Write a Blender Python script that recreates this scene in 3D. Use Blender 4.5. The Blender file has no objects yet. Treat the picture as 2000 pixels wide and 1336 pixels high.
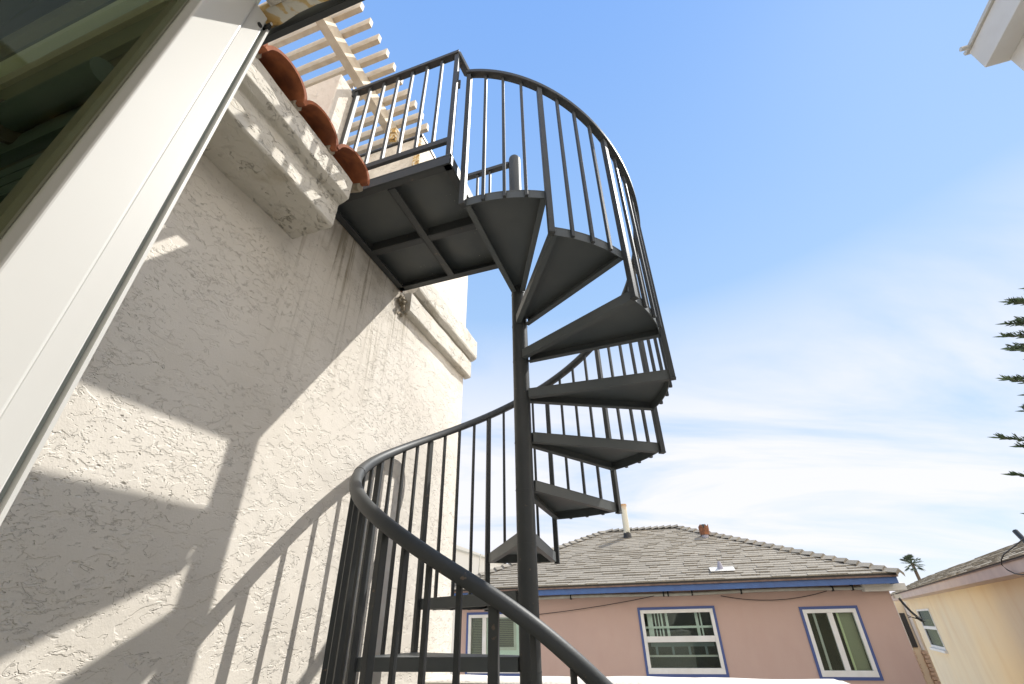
import bpy, bmesh, math, random
from mathutils import Vector, Matrix, Euler
R = math.radians
sc = bpy.context.scene
col = sc.collection
random.seed(7)

# ------------------------------------------------------------------ camera
# world axes: +Y is the heading of the camera, Z = 0 is the eye height on the upper deck
cam_d = bpy.data.cameras.new('camera'); cam = bpy.data.objects.new('camera', cam_d); col.objects.link(cam)
cam_d.sensor_width = 36; cam_d.lens = 36 * 886.9 / 2000; cam_d.clip_start = 0.02; cam_d.clip_end = 3000
PITCH, ROLL = 0.55627, -0.02065
cr = Vector((1, 0, 0)); cf = Vector((0, math.cos(PITCH), math.sin(PITCH))); cu = Vector((0, -math.sin(PITCH), math.cos(PITCH)))
r2 = cr * math.cos(ROLL) + cu * math.sin(ROLL); u2 = -cr * math.sin(ROLL) + cu * math.cos(ROLL)
cam.matrix_world = Matrix(((r2.x, u2.x, -cf.x, 0), (r2.y, u2.y, -cf.y, 0), (r2.z, u2.z, -cf.z, 0), (0, 0, 0, 1)))
sc.camera = cam

# ------------------------------------------------------------------ light
SUN_AZ, SUN_EL = 61.2, 50.6
sd = Vector((math.sin(R(SUN_AZ)) * math.cos(R(SUN_EL)), math.cos(R(SUN_AZ)) * math.cos(R(SUN_EL)), math.sin(R(SUN_EL))))
sun_d = bpy.data.lights.new('sun', 'SUN'); sun_d.energy = 4.0; sun_d.angle = R(0.5); sun_d.color = (1, 0.965, 0.9)
sun = bpy.data.objects.new('sun', sun_d); col.objects.link(sun)
sun.rotation_euler = (-sd).to_track_quat('-Z', 'Y').to_euler(); sun.location = (0, 0, 30)

w = bpy.data.worlds.new('World'); sc.world = w; w.use_nodes = True
nt = w.node_tree; N = nt.nodes; L = nt.links; N.clear()
def node(t, **k):
    n = N.new(t)
    for a, b in k.items(): setattr(n, a, b)
    return n
def mth(op, a, b=None, c=None, clamp=False):
    n = N.new('ShaderNodeMath'); n.operation = op; n.use_clamp = clamp
    for i, v in enumerate((a, b, c)):
        if v is None: continue
        if isinstance(v, (int, float)): n.inputs[i].default_value = v
        else: L.new(v, n.inputs[i])
    return n.outputs[0]
sky = node('ShaderNodeTexSky'); sky.sky_type = 'NISHITA'; sky.sun_disc = False
sky.sun_elevation = R(SUN_EL); sky.sun_rotation = R(SUN_AZ); sky.air_density = 1.0; sky.dust_density = 0.15; sky.ozone_density = 1.4
tc = node('ShaderNodeTexCoord'); sep = node('ShaderNodeSeparateXYZ'); L.new(tc.outputs['Generated'], sep.inputs[0])
zz = mth('MAXIMUM', sep.outputs[2], 0.0)
den = mth('ADD', zz, 0.22)
cx = mth('DIVIDE', sep.outputs[0], den); cy = mth('DIVIDE', sep.outputs[1], den)
cmb = node('ShaderNodeCombineXYZ'); L.new(cx, cmb.inputs[0]); L.new(cy, cmb.inputs[1])
mp = node('ShaderNodeMapping'); mp.inputs['Rotation'].default_value = (0, 0, R(12)); mp.inputs['Scale'].default_value = (0.62, 1.45, 1); L.new(cmb.outputs[0], mp.inputs[0])
nz = node('ShaderNodeTexNoise'); nz.inputs['Scale'].default_value = 1.0; nz.inputs['Detail'].default_value = 9; nz.inputs['Roughness'].default_value = 0.56; nz.inputs['Distortion'].default_value = 0.5
L.new(mp.outputs[0], nz.inputs['Vector'])
cl = mth('MULTIPLY_ADD', nz.outputs[0], 5.2, -1.8, clamp=True)
low = mth('SUBTRACT', 1.0, mth('DIVIDE', mth('SUBTRACT', zz, 0.33), 0.24, clamp=True), clamp=True)
cl = mth('MULTIPLY', cl, low)
ramp = node('ShaderNodeValToRGB'); L.new(zz, ramp.inputs[0]); ce_ = ramp.color_ramp.elements
ce_[0].position = 0.0; ce_[0].color = (3.7 / 6, 4.1 / 6, 4.9 / 6, 1); ce_[1].position = 1.0; ce_[1].color = (1.15 / 6, 2.45 / 6, 5.45 / 6, 1)
for p_, c_ in ((.30, (2.75, 3.75, 5.2)), (.52, (2.4, 3.6, 5.35)), (.72, (1.8, 3.1, 5.35))):
    e_ = ce_.new(p_); e_.color = (c_[0] / 6, c_[1] / 6, c_[2] / 6, 1)
sc6 = node('ShaderNodeVectorMath'); sc6.operation = 'SCALE'; L.new(ramp.outputs[0], sc6.inputs[0]); sc6.inputs['Scale'].default_value = 6.0
mix1 = node('ShaderNodeMix'); mix1.data_type = 'RGBA'; mix1.inputs[0].default_value = .82
L.new(sky.outputs[0], mix1.inputs[6]); L.new(sc6.outputs[0], mix1.inputs[7])
mix2 = node('ShaderNodeMix'); mix2.data_type = 'RGBA'
L.new(mth('MULTIPLY', cl, 0.9), mix2.inputs[0]); L.new(mix1.outputs[2], mix2.inputs[6]); mix2.inputs[7].default_value = (5.35, 5.3, 5.6, 1)
# unseen bright cloud bank added behind the camera as fill light
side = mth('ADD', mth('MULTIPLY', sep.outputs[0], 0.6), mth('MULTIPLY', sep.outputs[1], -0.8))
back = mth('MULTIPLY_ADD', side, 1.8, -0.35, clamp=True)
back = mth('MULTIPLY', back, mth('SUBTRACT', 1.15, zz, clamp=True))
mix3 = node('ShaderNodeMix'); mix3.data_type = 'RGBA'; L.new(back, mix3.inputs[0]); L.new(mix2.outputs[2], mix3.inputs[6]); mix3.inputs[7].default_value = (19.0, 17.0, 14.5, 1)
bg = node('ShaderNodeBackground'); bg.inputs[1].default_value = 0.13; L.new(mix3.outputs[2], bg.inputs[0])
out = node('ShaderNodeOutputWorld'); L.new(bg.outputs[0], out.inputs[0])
sc.view_settings.view_transform = 'Standard'; sc.view_settings.look = 'None'; sc.view_settings.gamma = 1
sc.view_settings.exposure = 0.55

# ------------------------------------------------------------------ frames and helpers
class Frame:
    """horizontal frame: a runs along azimuth-90deg side, b along azimuth"""
    def __init__(s, az, a_right=True):
        a = R(az); s.b = Vector((math.sin(a), math.cos(a), 0)); s.a = Vector((math.cos(a), -math.sin(a), 0)); s.ang = -a
    def __call__(s, x, y, z): return s.a * x + s.b * y + Vector((0, 0, z))
W = Frame(18.0)        # own building: (c, t, z); stucco wall is the plane c = -1.455
H = Frame(15.0)        # pink house: (s, m, z); front wall is the plane m = 10
P = Frame(29.0)        # cream house
I = lambda x, y, z: Vector((x, y, z))

class MB:
    def __init__(s): s.v = []; s.f = []; s.cols = []; s.smooth = []
    def add(s, vs, fs, smooth=False, tone=None):
        o = len(s.v); s.v += [Vector(v) for v in vs]; s.f += [tuple(i + o for i in f) for f in fs]
        s.smooth += [smooth] * len(fs); s.cols += [tone] * len(fs); return s
    def box(s, x0, x1, y0, y1, z0, z1, F=I, tone=None):
        if x0 > x1: x0, x1 = x1, x0
        if y0 > y1: y0, y1 = y1, y0
        if z0 > z1: z0, z1 = z1, z0
        v = [F(x, y, z) for z in (z0, z1) for x, y in ((x0, y0), (x1, y0), (x1, y1), (x0, y1))]
        return s.add(v, [(3, 2, 1, 0), (4, 5, 6, 7), (0, 1, 5, 4), (1, 2, 6, 5), (2, 3, 7, 6), (3, 0, 4, 7)], tone=tone)
    def prism(s, prof, F, y0, y1, ax='y', tone=None):
        """closed profile [(p,q)] (ccw), swept between y0 and y1. ax 'y': p->a, q->z ; ax 'x': p->b, q->z ; ax 'z': p->a q->b"""
        def g(p, q, h): return F(p, h, q) if ax == 'y' else (F(h, p, q) if ax == 'x' else F(p, q, h))
        n = len(prof); v = [g(p, q, y0) for p, q in prof] + [g(p, q, y1) for p, q in prof]
        f = [tuple(range(n)), tuple(range(2 * n - 1, n - 1, -1))] + [(i, i + n, (i + 1) % n + n, (i + 1) % n) for i in range(n)]
        return s.add(v, f, tone=tone)
    def tube(s, pts, r, n=10, cap=True, smooth=True, r1=None, tone=None):
        pts = [Vector(p) for p in pts]; rings = []
        for i, p in enumerate(pts):
            t = (pts[min(i + 1, len(pts) - 1)] - pts[max(i - 1, 0)]).normalized()
            up = Vector((0, 0, 1)) if abs(t.z) < .95 else Vector((0, 1, 0))
            a = t.cross(up).normalized(); b = a.cross(t).normalized()
            rr = r if r1 is None else r + (r1 - r) * i / max(1, len(pts) - 1)
            rings.append([p + (a * math.cos(k * 2 * math.pi / n) + b * math.sin(k * 2 * math.pi / n)) * rr for k in range(n)])
        v = [x for rg in rings for x in rg]; m = len(pts)
        f = [(i * n + k, (i + 1) * n + k, (i + 1) * n + (k + 1) % n, i * n + (k + 1) % n) for i in range(m - 1) for k in range(n)]
        s.add(v, f, smooth, tone)
        if cap: s.add(rings[0], [tuple(range(n))], tone=tone); s.add(rings[-1], [tuple(range(n - 1, -1, -1))], tone=tone)
        return s
    def sweep(s, pts, prof, smooth=False):
        """profile [(out, up)] swept along pts with horizontal side vectors"""
        pts = [Vector(p) for p in pts]; n = len(prof); v = []
        for i, p in enumerate(pts):
            t = pts[min(i + 1, len(pts) - 1)] - pts[max(i - 1, 0)]
            a = Vector((t.y, -t.x, 0)).normalized(); b = a.cross(t.normalized()).normalized()
            if b.z < 0: b = -b
            v += [p + a * q[0] + b * q[1] for q in prof]
        m = len(pts)
        f = [(i * n + k, i * n + (k + 1) % n, (i + 1) * n + (k + 1) % n, (i + 1) * n + k) for i in range(m - 1) for k in range(n)]
        s.add(v, f, smooth); s.add(v[:n], [tuple(range(n))]); s.add(v[-n:], [tuple(range(n - 1, -1, -1))]); return s
    def build(s, name, mat, parent=None, bevel=0, seg=2):
        me = bpy.data.meshes.new(name); org = Vector((0, 0, 0)); q = parent
        while q is not None: org += q.location; q = q.parent
        me.from_pydata([v - org for v in s.v], [], s.f)
        if any(s.smooth):
            me.polygons.foreach_set('use_smooth', s.smooth)
        if any(c is not None for c in s.cols):
            at = me.color_attributes.new('tone', 'FLOAT_COLOR', 'CORNER'); k = 0
            for p, c in zip(me.polygons, s.cols):
                c = 1.0 if c is None else c
                for _ in p.loop_indices: at.data[k].color = (c, c, c, 1) if isinstance(c, (int, float)) else (*c, 1); k += 1
        bm = bmesh.new(); bm.from_mesh(me); bmesh.ops.recalc_face_normals(bm, faces=bm.faces[:]); bm.to_mesh(me); bm.free()
        me.materials.append(mat)
        o = bpy.data.objects.new(name, me); col.objects.link(o); o.parent = parent
        if bevel:
            md = o.modifiers.new('bevel', 'BEVEL'); md.width = bevel; md.segments = seg; md.limit_method = 'ANGLE'; md.angle_limit = R(40)
        return o
def tag(o, label=None, cat=None, group=None, kind=None):
    if label: o['label'] = label
    if cat: o['category'] = cat
    if group: o['group'] = group
    if kind: o['kind'] = kind
    return o
def empty(name, loc, label, cat, group=None):
    o = bpy.data.objects.new(name, None); col.objects.link(o); o.location = loc; o.empty_display_size = .1
    return tag(o, label, cat, group)

# ------------------------------------------------------------------ materials
def mat(name, base, rough=.6, metal=0, spec=.5, bump=None, var=None, scale=8, detail=4, attr=False, extra=None, coat=0):
    m = bpy.data.materials.new(name); m.use_nodes = True; t = m.node_tree; n = t.nodes; l = t.links
    b = n['Principled BSDF']; b.inputs['Roughness'].default_value = rough; b.inputs['Metallic'].default_value = metal
    b.inputs['Specular IOR Level'].default_value = spec; b.inputs['Coat Weight'].default_value = coat
    b.inputs['Base Color'].default_value = (*base, 1)
    g = n.new('ShaderNodeNewGeometry'); pos = g.outputs['Position']
    c = None
    if var:
        nz = n.new('ShaderNodeTexNoise'); nz.inputs['Scale'].default_value = scale; nz.inputs['Detail'].default_value = detail; l.new(pos, nz.inputs['Vector'])
        rp = n.new('ShaderNodeValToRGB'); l.new(nz.outputs[0], rp.inputs[0])
        rp.color_ramp.elements[0].position = .35; rp.color_ramp.elements[1].position = .65
        rp.color_ramp.elements[0].color = (*var, 1); rp.color_ramp.elements[1].color = (*base, 1); c = rp.outputs[0]
        l.new(c, b.inputs['Base Color'])
    if attr:
        a = n.new('ShaderNodeVertexColor'); a.layer_name = 'tone'; mx = n.new('ShaderNodeMix'); mx.data_type = 'RGBA'; mx.blend_type = 'MULTIPLY'; mx.inputs[0].default_value = 1
        if c: l.new(c, mx.inputs[6])
        else: mx.inputs[6].default_value = (*base, 1)
        l.new(a.outputs[0], mx.inputs[7]); l.new(mx.outputs[2], b.inputs['Base Color']); c = mx.outputs[2]
    if bump:
        nz2 = n.new('ShaderNodeTexNoise'); nz2.inputs['Scale'].default_value = bump[0]; nz2.inputs['Detail'].default_value = 5; l.new(pos, nz2.inputs['Vector'])
        bp = n.new('ShaderNodeBump'); bp.inputs['Strength'].default_value = bump[1]; bp.inputs['Distance'].default_value = bump[2]
        l.new(nz2.outputs[0], bp.inputs['Height']); l.new(bp.outputs[0], b.inputs['Normal'])
    if extra: extra(m, n, l, b, pos, c)
    return m

def stucco_mat(name, base, dark, plate=5.2, strength=.66, stains=None, specks=.07):
    """skip-trowel stucco: smooth raised plates with torn edges, fine grit between"""
    def ex(m, n, l, b, pos, c):
        pv = [pos]
        def noise(sc_, det, rough=.5, dist=0.0, vec=None):
            q = n.new('ShaderNodeTexNoise'); q.inputs['Scale'].default_value = sc_; q.inputs['Detail'].default_value = det
            q.inputs['Roughness'].default_value = rough; q.inputs['Distortion'].default_value = dist; l.new(vec or pv[0], q.inputs['Vector']); return q.outputs[0]
        def ramp(v, a, b_, lo=0.0, hi=1.0):
            q = n.new('ShaderNodeMapRange'); q.interpolation_type = 'SMOOTHSTEP'
            q.inputs[1].default_value = a; q.inputs[2].default_value = b_; q.inputs[3].default_value = lo; q.inputs[4].default_value = hi; l.new(v, q.inputs[0]); return q.outputs[0]
        def mt(op, a, b_):
            q = n.new('ShaderNodeMath'); q.operation = op
            for i, v in enumerate((a, b_)):
                if isinstance(v, (int, float)): q.inputs[i].default_value = v
                else: l.new(v, q.inputs[i])
            return q.outputs[0]
        mpp = n.new('ShaderNodeMapping'); mpp.vector_type = 'TEXTURE'; mpp.inputs['Rotation'].default_value = (R(8), 0, W.ang); mpp.inputs['Scale'].default_value = (1.0, 1.45, .8); l.new(pos, mpp.inputs[0]); pv[0] = mpp.outputs[0]
        plates = ramp(noise(plate * 2.6, 5, .6, .2), .45, .50)
        wob = noise(plate * 6.5, 5, .62, .25)
        line = ramp(mt('ABSOLUTE', mt('SUBTRACT', wob, .5), 0.0), .004, .017, 1, 0)
        line = mt('MULTIPLY', line, ramp(noise(plate * 8.3, 3), .53, .57))
        spot = ramp(noise(plate * 11, 2, .5, .3), .63, .67)
        spot = mt('MULTIPLY', spot, ramp(noise(plate * 3.1, 2), .48, .58))
        region = ramp(noise(plate * .42, 5, .62, .6), .47, .64, 0, 1)
        big_ = noise(plate * 2.1, 4, .55, .4)
        crack = mt('MULTIPLY', ramp(mt('ABSOLUTE', mt('SUBTRACT', big_, .5), 0.0), .002, .008, 1, 0), ramp(noise(plate * 3.7, 2), .52, .55))
        pits = mt('MAXIMUM', mt('MULTIPLY', mt('MAXIMUM', line, spot), region), mt('MULTIPLY', crack, .9))
        pv[0] = pos; grit = noise(170, 3, .6)
        h = mt('ADD', mt('MULTIPLY', plates, .35), mt('MULTIPLY', pits, -1.6))
        h = mt('ADD', h, mt('MULTIPLY', grit, .2)); h = mt('ADD', h, mt('ADD', mt('MULTIPLY', noise(7, 4), .9), mt('MULTIPLY', noise(3.2, 2), 2.2)))
        bp = n.new('ShaderNodeBump'); bp.inputs['Strength'].default_value = strength; bp.inputs['Distance'].default_value = .006
        l.new(h, bp.inputs['Height']); l.new(bp.outputs[0], b.inputs['Normal'])
        # torn pits coloured darker to deepen their shadow pockets
        mx = n.new('ShaderNodeMix'); mx.data_type = 'RGBA'; mx.inputs[6].default_value = (*base, 1); mx.inputs[7].default_value = (*dark, 1)
        l.new(mt('MULTIPLY', pits, specks), mx.inputs[0]); cc = mx.outputs[2]
        m2 = n.new('ShaderNodeMix'); m2.data_type = 'RGBA'; m2.blend_type = 'MULTIPLY'; m2.inputs[0].default_value = 1; l.new(cc, m2.inputs[6])
        gr = n.new('ShaderNodeValToRGB'); l.new(noise(1.1, 6, .62), gr.inputs[0]); gr.color_ramp.elements[0].color = (.86, .85, .83, 1); gr.color_ramp.elements[1].color = (1, 1, 1, 1)
        gr.color_ramp.elements[0].position = .3; gr.color_ramp.elements[1].position = .6
        l.new(gr.outputs[0], m2.inputs[7]); cc = m2.outputs[2]
        if stains:
            cc = stains(m, n, l, pos, cc, noise, ramp, mt)
        l.new(cc, b.inputs['Base Color'])
    return mat(name, base, rough=.92, spec=.2, extra=ex)

def run_stain(m, n, l, pos, cc, noise, ramp, mt):
    """rain streaks on the wall below the steel landing (its own place on the wall)"""
    vm = n.new('ShaderNodeVectorMath'); vm.operation = 'DOT_PRODUCT'; l.new(pos, vm.inputs[0]); vm.inputs[1].default_value = W.b
    t = vm.outputs['Value']; sp = n.new('ShaderNodeSeparateXYZ'); l.new(pos, sp.inputs[0]); z = sp.outputs[2]
    cb = n.new('ShaderNodeCombineXYZ'); l.new(mt('MULTIPLY', t, 34.0), cb.inputs[0]); l.new(mt('MULTIPLY', z, 1.3), cb.inputs[1])
    st = ramp(noise(1.0, 4, .6, .4, cb.outputs[0]), .50, .72)
    ft = mt('MULTIPLY', ramp(t, 1.05, 1.3), ramp(t, 2.1, 2.45, 1, 0))
    fz = mt('MULTIPLY', ramp(z, .75, 1.9), ramp(z, 1.93, 1.95, 1, 0))
    k = mt('MULTIPLY', mt('MULTIPLY', st, ft), fz)
    # brown wash right under the steel
    fz2 = mt('MULTIPLY', ramp(z, 1.45, 1.93, 0, .55), ft)
    k2 = mt('MULTIPLY', fz2, ramp(noise(9, 5), .3, .7))
    k = mt('MINIMUM', mt('ADD', mt('MULTIPLY', k, 1.15), k2), 1.0)
    mx = n.new('ShaderNodeMix'); mx.data_type = 'RGBA'; l.new(mt('MULTIPLY', k, .8), mx.inputs[0]); l.new(cc, mx.inputs[6]); mx.inputs[7].default_value = (.30, .255, .18, 1)
    return mx.outputs[2]
def edge_stain(m, n, l, pos, cc, noise, ramp, mt):
    k = ramp(noise(6, 5, .6), .52, .75)
    mx = n.new('ShaderNodeMix'); mx.data_type = 'RGBA'; l.new(mt('MULTIPLY', k, .5), mx.inputs[0]); l.new(cc, mx.inputs[6]); mx.inputs[7].default_value = (.42, .36, .25, 1)
    return mx.outputs[2]

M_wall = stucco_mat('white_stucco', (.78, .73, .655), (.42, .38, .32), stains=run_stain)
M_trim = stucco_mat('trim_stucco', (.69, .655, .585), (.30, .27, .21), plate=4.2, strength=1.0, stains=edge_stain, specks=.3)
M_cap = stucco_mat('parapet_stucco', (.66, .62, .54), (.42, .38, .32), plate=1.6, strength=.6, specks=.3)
def rust_extra(m, n, l, b, pos, c):
    a = n.new('ShaderNodeTexNoise'); a.inputs['Scale'].default_value = 38; a.inputs['Detail'].default_value = 4; l.new(pos, a.inputs['Vector'])
    r1 = n.new('ShaderNodeMapRange'); l.new(a.outputs[0], r1.inputs[0]); r1.inputs[1].default_value = .68; r1.inputs[2].default_value = .74
    mx = n.new('ShaderNodeMix'); mx.data_type = 'RGBA'; l.new(r1.outputs[0], mx.inputs[0]); l.new(c, mx.inputs[6]); mx.inputs[7].default_value = (.15, .115, .085, 1); l.new(mx.outputs[2], b.inputs['Base Color'])
M_metal = mat('charcoal_paint', (.050, .054, .055), rough=.5, spec=.35, var=(.062, .065, .064), scale=9, bump=(140, .2, .002), extra=rust_extra)
M_plate = mat('charcoal_plate', (.092, .104, .106), rough=.5, spec=.35, var=(.118, .126, .124), scale=3.2, bump=(60, .1, .002))
def flake_extra(m, n, l, b, pos, c):
    a = n.new('ShaderNodeTexNoise'); a.inputs['Scale'].default_value = 75; a.inputs['Detail'].default_value = 2; l.new(pos, a.inputs['Vector'])
    a2 = n.new('ShaderNodeTexNoise'); a2.inputs['Scale'].default_value = 3.1; l.new(pos, a2.inputs['Vector'])
    r1 = n.new('ShaderNodeMapRange'); l.new(a.outputs[0], r1.inputs[0]); r1.inputs[1].default_value = .70; r1.inputs[2].default_value = .73
    r2_ = n.new('ShaderNodeMapRange'); l.new(a2.outputs[0], r2_.inputs[0]); r2_.inputs[1].default_value = .5; r2_.inputs[2].default_value = .6
    k = n.new('ShaderNodeMath'); k.operation = 'MULTIPLY'; l.new(r1.outputs[0], k.inputs[0]); l.new(r2_.outputs[0], k.inputs[1])
    mx = n.new('ShaderNodeMix'); mx.data_type = 'RGBA'; l.new(k.outputs[0], mx.inputs[0]); l.new(c, mx.inputs[6]); mx.inputs[7].default_value = (.45, .42, .38, 1); l.new(mx.outputs[2], b.inputs['Base Color'])
M_landing = mat('flaked_charcoal', (.080, .092, .096), rough=.5, spec=.35, var=(.118, .124, .118), scale=3.2, bump=(60, .1, .002), extra=flake_extra)
M_vinyl = mat('white_vinyl', (.66, .65, .615), rough=.4, spec=.35, var=(.635, .625, .59), scale=3)
M_groove = mat('grey_gasket', (.38, .42, .40), rough=.6)
M_gasket = mat('dark_gasket', (.22, .21, .15), rough=.6)
M_dark = mat('dark_bronze', (.03, .033, .035), rough=.4, spec=.5)
M_pergola = mat('pergola_paint', (.56, .48, .37), rough=.75, var=(.66, .59, .48), scale=14, bump=(70, .3, .003))
M_white = mat('white_paint', (.72, .71, .68), rough=.6, var=(.66, .64, .6), scale=6, bump=(50, .15, .002))
M_terra = mat('terracotta', (.46, .15, .06), rough=.8, var=(.26, .085, .04), scale=16, bump=(80, .3, .003))
M_mortar = mat('mortar', (.42, .36, .28), rough=.95, var=(.30, .26, .19), scale=30, bump=(60, .8, .006))
def peel_extra(m, n, l, b, pos, c):
    nz = n.new('ShaderNodeTexNoise'); nz.inputs['Scale'].default_value = 26; nz.inputs['Detail'].default_value = 6; nz.inputs['Distortion'].default_value = .6; l.new(pos, nz.inputs['Vector'])
    rp = n.new('ShaderNodeValToRGB'); l.new(nz.outputs[0], rp.inputs[0]); e = rp.color_ramp.elements
    e[0].position = .40; e[0].color = (.10, .07, .04, 1); e[1].position = .44; e[1].color = (.52, .32, .10, 1)
    x = e.new(.53); x.color = (.60, .45, .22, 1); x = e.new(.56); x.color = (.66, .63, .54, 1)
    l.new(rp.outputs[0], b.inputs['Base Color'])
M_peel = mat('peeling_wood', (.5, .4, .25), rough=.85, bump=(60, .5, .004), extra=peel_extra)
M_quoin = mat('buff_quoin', (.62, .47, .33), rough=.95, var=(.50, .37, .26), scale=30, bump=(60, .8, .006))
M_blue = mat('blue_fascia', (.055, .12, .30), rough=.55, var=(.05, .10, .25), scale=7, bump=(40, .15, .003))
M_navy = mat('indigo_trim', (.055, .085, .23), rough=.6)
M_brown = mat('brown_soffit', (.20, .13, .10), rough=.85, var=(.13, .085, .065), scale=9)
M_tan = mat('taupe_fascia', (.56, .44, .37), rough=.8, var=(.50, .39, .33), scale=4)
def streak_extra(dark, amt):
    def ex(m, n, l, b, pos, c):
        mp_ = n.new('ShaderNodeMapping'); mp_.inputs['Scale'].default_value = (1.6, 1.6, .5); l.new(pos, mp_.inputs[0])
        a = n.new('ShaderNodeTexNoise'); a.inputs['Scale'].default_value = 1; a.inputs['Detail'].default_value = 6; a.inputs['Roughness'].default_value = .65; l.new(mp_.outputs[0], a.inputs['Vector'])
        r1 = n.new('ShaderNodeMapRange'); l.new(a.outputs[0], r1.inputs[0]); r1.inputs[1].default_value = .48; r1.inputs[2].default_value = .72; r1.inputs[4].default_value = amt
        mx = n.new('ShaderNodeMix'); mx.data_type = 'RGBA'; l.new(r1.outputs[0], mx.inputs[0]); l.new(c, mx.inputs[6]); mx.inputs[7].default_value = (*dark, 1); l.new(mx.outputs[2], b.inputs['Base Color'])
    return ex
def shingle(name, base, var):
    return mat(name, base, rough=.95, spec=.15, var=var, scale=60, detail=2, attr=True, bump=(220, .5, .004))
M_pink = mat('pink_stucco', (.50, .36, .305), rough=.92, spec=.15, var=(.475, .34, .29), scale=1.6, bump=(120, .3, .005), extra=streak_extra((.40, .25, .20), .22))
M_cream = mat('cream_stucco', (.80, .665, .45), rough=.92, spec=.15, var=(.76, .65, .47), scale=.7, bump=(110, .3, .005), extra=streak_extra((.62, .42, .22), .3))
M_shin = shingle('grey_shingle', (.335, .305, .25), (.24, .215, .18))
M_shin2 = shingle('tan_shingle', (.40, .345, .26), (.25, .215, .17))
M_under = mat('roof_felt', (.045, .042, .038), rough=.95)
M_pipe = mat('grey_pipe', (.48, .48, .43), rough=.55, var=(.40, .39, .33), scale=9)
M_cable = mat('black_cable', (.015, .015, .015), rough=.6)
def flue_extra(m, n, l, b, pos, c):
    sp = n.new('ShaderNodeSeparateXYZ'); l.new(pos, sp.inputs[0]); nz = n.new('ShaderNodeTexNoise'); nz.inputs['Scale'].default_value = 12; nz.inputs['Detail'].default_value = 4; l.new(pos, nz.inputs['Vector'])
    a = n.new('ShaderNodeMath'); a.operation = 'MULTIPLY_ADD'; l.new(nz.outputs[0], a.inputs[0]); a.inputs[1].default_value = .25; l.new(sp.outputs[2], a.inputs[2])
    rp = n.new('ShaderNodeValToRGB'); mr = n.new('ShaderNodeMapRange'); l.new(a.outputs[0], mr.inputs[0]); mr.inputs[1].default_value = 1.8; mr.inputs[2].default_value = 2.7
    l.new(mr.outputs[0], rp.inputs[0]); e = rp.color_ramp.elements
    e[0].position = .16; e[0].color = (.03, .03, .03, 1); e[1].position = .2; e[1].color = (.55, .53, .44, 1)
    x = e.new(.8); x.color = (.58, .55, .45, 1); x = e.new(.9); x.color = (.45, .24, .09, 1)
    l.new(rp.outputs[0], b.inputs['Base Color'])
M_flue = mat('weathered_flue', (.6, .6, .5), rough=.7, extra=flue_extra)
M_rust = mat('rust', (.28, .11, .05), rough=.9, var=(.13, .06, .035), scale=22, bump=(80, .5, .004))
M_flash = mat('white_flashing', (.60, .58, .53), rough=.5)
M_lead = mat('grey_boot', (.32, .31, .36), rough=.6)
def glass_mat(name, tint, mix=.55, rough=.02):
    m = bpy.data.materials.new(name); m.use_nodes = True; t = m.node_tree; n = t.nodes; l = t.links; n.clear()
    tr = n.new('ShaderNodeBsdfTransparent'); tr.inputs[0].default_value = (*tint, 1)
    gl = n.new('ShaderNodeBsdfGlossy'); gl.inputs['Roughness'].default_value = rough; gl.inputs[0].default_value = (.85, .95, .9, 1)
    fr = n.new('ShaderNodeFresnel'); fr.inputs[0].default_value = 1.52
    mu = n.new('ShaderNodeMath'); mu.operation = 'MULTIPLY_ADD'; l.new(fr.outputs[0], mu.inputs[0]); mu.inputs[1].default_value = mix * 2; mu.inputs[2].default_value = .0
    mx = n.new('ShaderNodeMixShader'); l.new(mu.outputs[0], mx.inputs[0]); l.new(tr.outputs[0], mx.inputs[1]); l.new(gl.outputs[0], mx.inputs[2])
    o = n.new('ShaderNodeOutputMaterial'); l.new(mx.outputs[0], o.inputs[0]); return m
M_glass = glass_mat('window_glass', (.92, .96, .93), .5)
M_glass_dim = glass_mat('dim_glass', (.30, .36, .30), .12)
M_glass_dark = glass_mat('tinted_glass', (.84, .86, .80), .02)
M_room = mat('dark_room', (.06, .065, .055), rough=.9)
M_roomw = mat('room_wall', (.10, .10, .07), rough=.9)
M_reflect_pale = mat('pale_reflection', (.85, .92, .90), rough=.9)  # pale tone for reflections modelled behind the panes
M_blind = mat('blind_slats', (.23, .21, .15), rough=.7)
M_screen = mat('olive_screen', (.36, .36, .27), rough=.9)
M_grey = mat('reflection_grey', (.62, .63, .62), rough=.9)
M_reflect_blue = mat('reflection_blue_grey', (.20, .25, .27), rough=.9)
M_stripeA = mat('green_rail', (.74, .80, .52), rough=.5)
M_stripeB = mat('olive_rail', (.42, .41, .28), rough=.6)
M_stripeC = mat('teal_rail', (.055, .085, .065), rough=.5)
M_stripeD = mat('dark_olive_rail', (.17, .185, .12), rough=.6)
M_stripeE = mat('brown_rail', (.05, .045, .03), rough=.6)
M_ground = mat('ground_paving', (.50, .46, .39), rough=.95, var=(.42, .39, .33), scale=.6, bump=(12, .5, .02))
M_conc = mat('concrete', (.66, .62, .55), rough=.9, var=(.58, .55, .49), scale=2.5, bump=(50, .3, .003))
M_bark = mat('bark', (.14, .105, .075), rough=.95, var=(.08, .06, .045), scale=14, bump=(20, .8, .02))
M_pine = mat('pine_needles', (.065, .095, .042), rough=.7, attr=True)
M_frond = mat('palm_frond', (.06, .085, .045), rough=.6, attr=True)
M_offwhite = mat('off_white_siding', (.70, .68, .62), rough=.85)

# ------------------------------------------------------------------ ground, deck, parapet
g = MB(); g.add([(-900, -900, -4.6), (900, -900, -4.6), (900, 900, -4.6), (-900, 900, -4.6)], [(0, 1, 2, 3)])
tag(g.build('ground', M_ground), kind='structure')
dk = MB(); dk.box(-1.44, .40, -2.5, 2.765, -1.75, -1.503, W); tag(dk.build('deck_floor', M_conc), kind='structure')

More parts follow.
